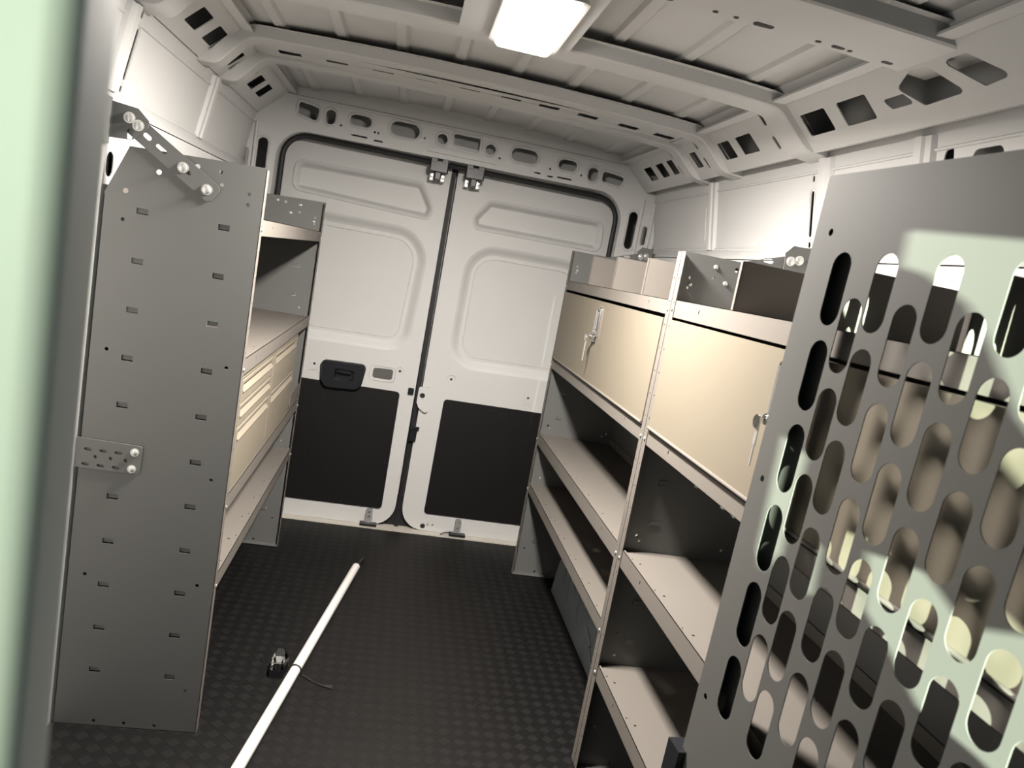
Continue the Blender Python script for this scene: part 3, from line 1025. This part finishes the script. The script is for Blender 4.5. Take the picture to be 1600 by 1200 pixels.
# ------------------------------------------------------------------ partition beside the camera
def partition():
    m = MB()
    yp, xe = .258, -.279
    # bright face, rounded turn, return towards the cargo side
    R = .010
    prof = [(-.96, yp), (xe-R, yp)]
    for k in range(1, 7):
        t = k/6*PI/2
        prof.append((xe-R+R*math.sin(t), yp+R-R*math.cos(t)))
    prof += [(xe, yp+.034), (xe-.0015, yp+.034), (xe-.0015, yp+R), (xe-R, yp+.0015), (-.96, yp+.0015)]
    m.extr(prof, lambda a, b, t: (a, b, t), 0, 1.96)
    # the wing beyond the doorway and the header above it
    m.box(.52, .97, .398, .402, 0, 1.96)
    m.box(-.29, .97, .262, .40, 1.80, 1.99)
    m.box(.515, .523, .36, .402, 0, 1.96)
    o = m.build('wall_front', PARTP, smooth=40)
    fixn(o)
    return tag(o, 'blurred pale green partition upright close to the camera', 'partition', kind='structure')
partition()

# ------------------------------------------------------------------ loose things on the floor
def pole():
    A = Vector((-.174, 3.118, .0168)); B = Vector((-.388, 1.805, .0168))
    d = (B-A).normalized()
    E2 = B + d*.75
    root = empty('plastic_pole', (A.x, A.y, 0))
    tag(root, 'long white plastic pole lying along the black floor', 'pole')
    L = Vector((A.x, A.y, 0))
    m = MB().cyl(A-L, E2-L, .0165, 20)
    m.build('tube', PVC, root, smooth=50)
    t = MB().cyl(A-L-d*0, A-L-d*.10+Vector((.012, .012, -.006)), .005, 8)
    t = t.build('end_cord', PLASTIC, root); t['label'] = 'black cord stub at the pole end'
    return A, d
pA, pd = pole()
def tie():
    # thin black strap wrapped over the pole with its tail on the floor
    c = pA + pd*((2.275-pA.y)/pd.y)
    n = Vector((-pd.y, pd.x, 0)).normalized()
    if n.x > 0: n = -n
    pts = []
    for k in range(0, 11):
        th = PI*k/10
        pts.append(c + n*.0195*math.cos(th) + Vector((0, 0, .0195*math.sin(th))))
    pts = [c + n*.024 + Vector((0, 0, -.0145))] + pts + [c - n*.022 + Vector((0, 0, -.0100)), c - n*.03 + Vector((0, 0, -.0140)),
           Vector((-.245, 2.238, .0030)), Vector((-.215, 2.222, .0035)), Vector((-.186, 2.215, .0030))]
    m = MB().tube(pts, .0022, 6)
    m.tube([Vector((-.215, 2.224, .0028)), Vector((-.188, 2.228, .0028))], .002, 6)
    o = m.build('strap', BLACK, smooth=50)
    tag(o, 'thin black strap looped over the white pole, tail on the floor', 'strap')
tie()
def pack():
    # clear faceted pack with a dark foot
    root = empty('clear_pack', (-.366, 2.30, 0))
    tag(root, 'small clear plastic block with a black base beside the white pole', 'plastic block')
    m = MB()
    lo = [(-.022, -.050), (.018, -.050), (.028, .0), (.010, .050), (-.018, .050), (-.026, .0)]
    z0, z1, z2 = .026, .048, .060
    n = len(lo)
    vs = [(a, b, z0) for a, b in lo] + [(a*.95, b*.9, z1) for a, b in lo] + [(a*.55, b*.5, z2) for a, b in lo]
    fs = [(k*n+i, k*n+(i+1) % n, (k+1)*n+(i+1) % n, (k+1)*n+i) for k in range(2) for i in range(n)]
    fs += [tuple(range(n-1, -1, -1)), tuple(range(2*n, 3*n))]
    m.add(vs, fs)
    m.build('clear_cover', CLEAR, root, smooth=0)
    b = MB()
    vs = [(a*1.02, c*1.02, 0.001) for a, c in lo] + [(a*1.02, c*1.02, .025) for a, c in lo]
    b.add(vs, [(i, (i+1) % n, n+(i+1) % n, n+i) for i in range(n)] + [tuple(range(n-1, -1, -1)), tuple(range(n, 2*n))])
    b.build('base', PLASTIC, root, smooth=0)
pack()

# ------------------------------------------------------------------ cab shell behind the camera: front slits added to shape the sun, and door windows
def cab():
    m = MB()
    YW = -1.35
    # unseen front, with slits added to shape the sun patches and a dimmed strip
    def W(u, z): return (-.16 + .311*u, z + .104*(2.56 - u))
    sun_slits = [[W(*q) for q in g] for g in (
        [(.246, 1.536), (.68, 1.505), (.68, 1.20), (.49, 1.329), (.43, 1.40), (.38, 1.445), (.30, 1.478), (.249, 1.487)],
        [(.325, 1.10), (.365, 1.108), (.43, 1.118), (.50, 1.085), (.60, 1.125), (.68, 1.10), (.68, .95), (.56, .965), (.47, .965), (.42, .995), (.345, 1.03)],
        [(.072, 1.20), (.15, 1.185), (.145, 1.02), (.10, .97), (.078, 1.00)],
        [(.20, 1.075), (.235, 1.07), (.24, 1.00), (.205, .98)])]
    strip = rpoly([(-.98, 1.15), (-.6815, 1.15), (-.6815, 1.82), (-.98, 1.82)], .01, 3)
    m.plate(rect(-1.03, 1.03, -.03, 2.09), sun_slits + [strip], .004, lambda u, v, w: (u, YW+w, v))
    for sd in (-1, 1):
        wins = [rpoly([(-1.20, 1.12), (-.30, 1.08), (-.30, 1.74), (-1.05, 1.74)], .05, 4)]
        m.plate(rect(YW, YF+.02, -.03, 2.09), wins, .004, lambda u, v, w: (sd*(1.0+w), u, v))
    m.box(-1.03, 1.03, YW, YF, 2.05, 2.07)
    m.box(-1.03, 1.03, YW, YF, -.05, -.03)
    m.box(-1.0, 1.0, YW+.02, -.95, -.03, 1.06, .04)
    o = m.build('wall_cab_mask', CABGREY, smooth=0)
    g = bpy.data.materials.new('sun dimming pane'); g.use_nodes = True
    nt = g.node_tree; nt.nodes.clear()
    tb = nt.nodes.new('ShaderNodeBsdfTransparent'); tb.inputs['Color'].default_value = (.30, .305, .295, 1)
    ou = nt.nodes.new('ShaderNodeOutputMaterial'); nt.links.new(tb.outputs[0], ou.inputs['Surface'])
    MB().box(-.99, -.635, YW-.008, YW-.004, 1.13, 1.84).build('sun_dimmer', g, o, smooth=0)  # added pane that dims the sun falling on the near upright
    tag(o, 'grey cab shell with door windows and added sun-shaping slits, unseen behind the camera', 'cab wall', kind='structure')
CABGREY = mat('cab trim grey', (.10, .10, .10), .6)
cab()

# ------------------------------------------------------------------ daylight from the cab
w = bpy.data.worlds.new('World'); S.world = w
w.use_nodes = True
bg = w.node_tree.nodes['Background']
bg.inputs['Color'].default_value = (.52, .88, 1.0, 1)
bg.inputs['Strength'].default_value = 1.1
sd = bpy.data.lights.new('sun', 'SUN'); sd.energy = 46; sd.angle = math.radians(.25); sd.color = (.86, 1., .80)
so = bpy.data.objects.new('sun', sd); COL.objects.link(so)
so.rotation_euler = Vector((.24, .96, -.10)).to_track_quat('-Z', 'Y').to_euler()
so.location = (-3, -3, 2)

S.view_settings.view_transform = 'Standard'
S.view_settings.look = 'None'
S.view_settings.gamma = 1
S.view_settings.exposure = 0
S.view_settings.use_curve_mapping = False
S.cycles.use_denoising = True
S.cycles.max_bounces = 10
S.cycles.diffuse_bounces = 1
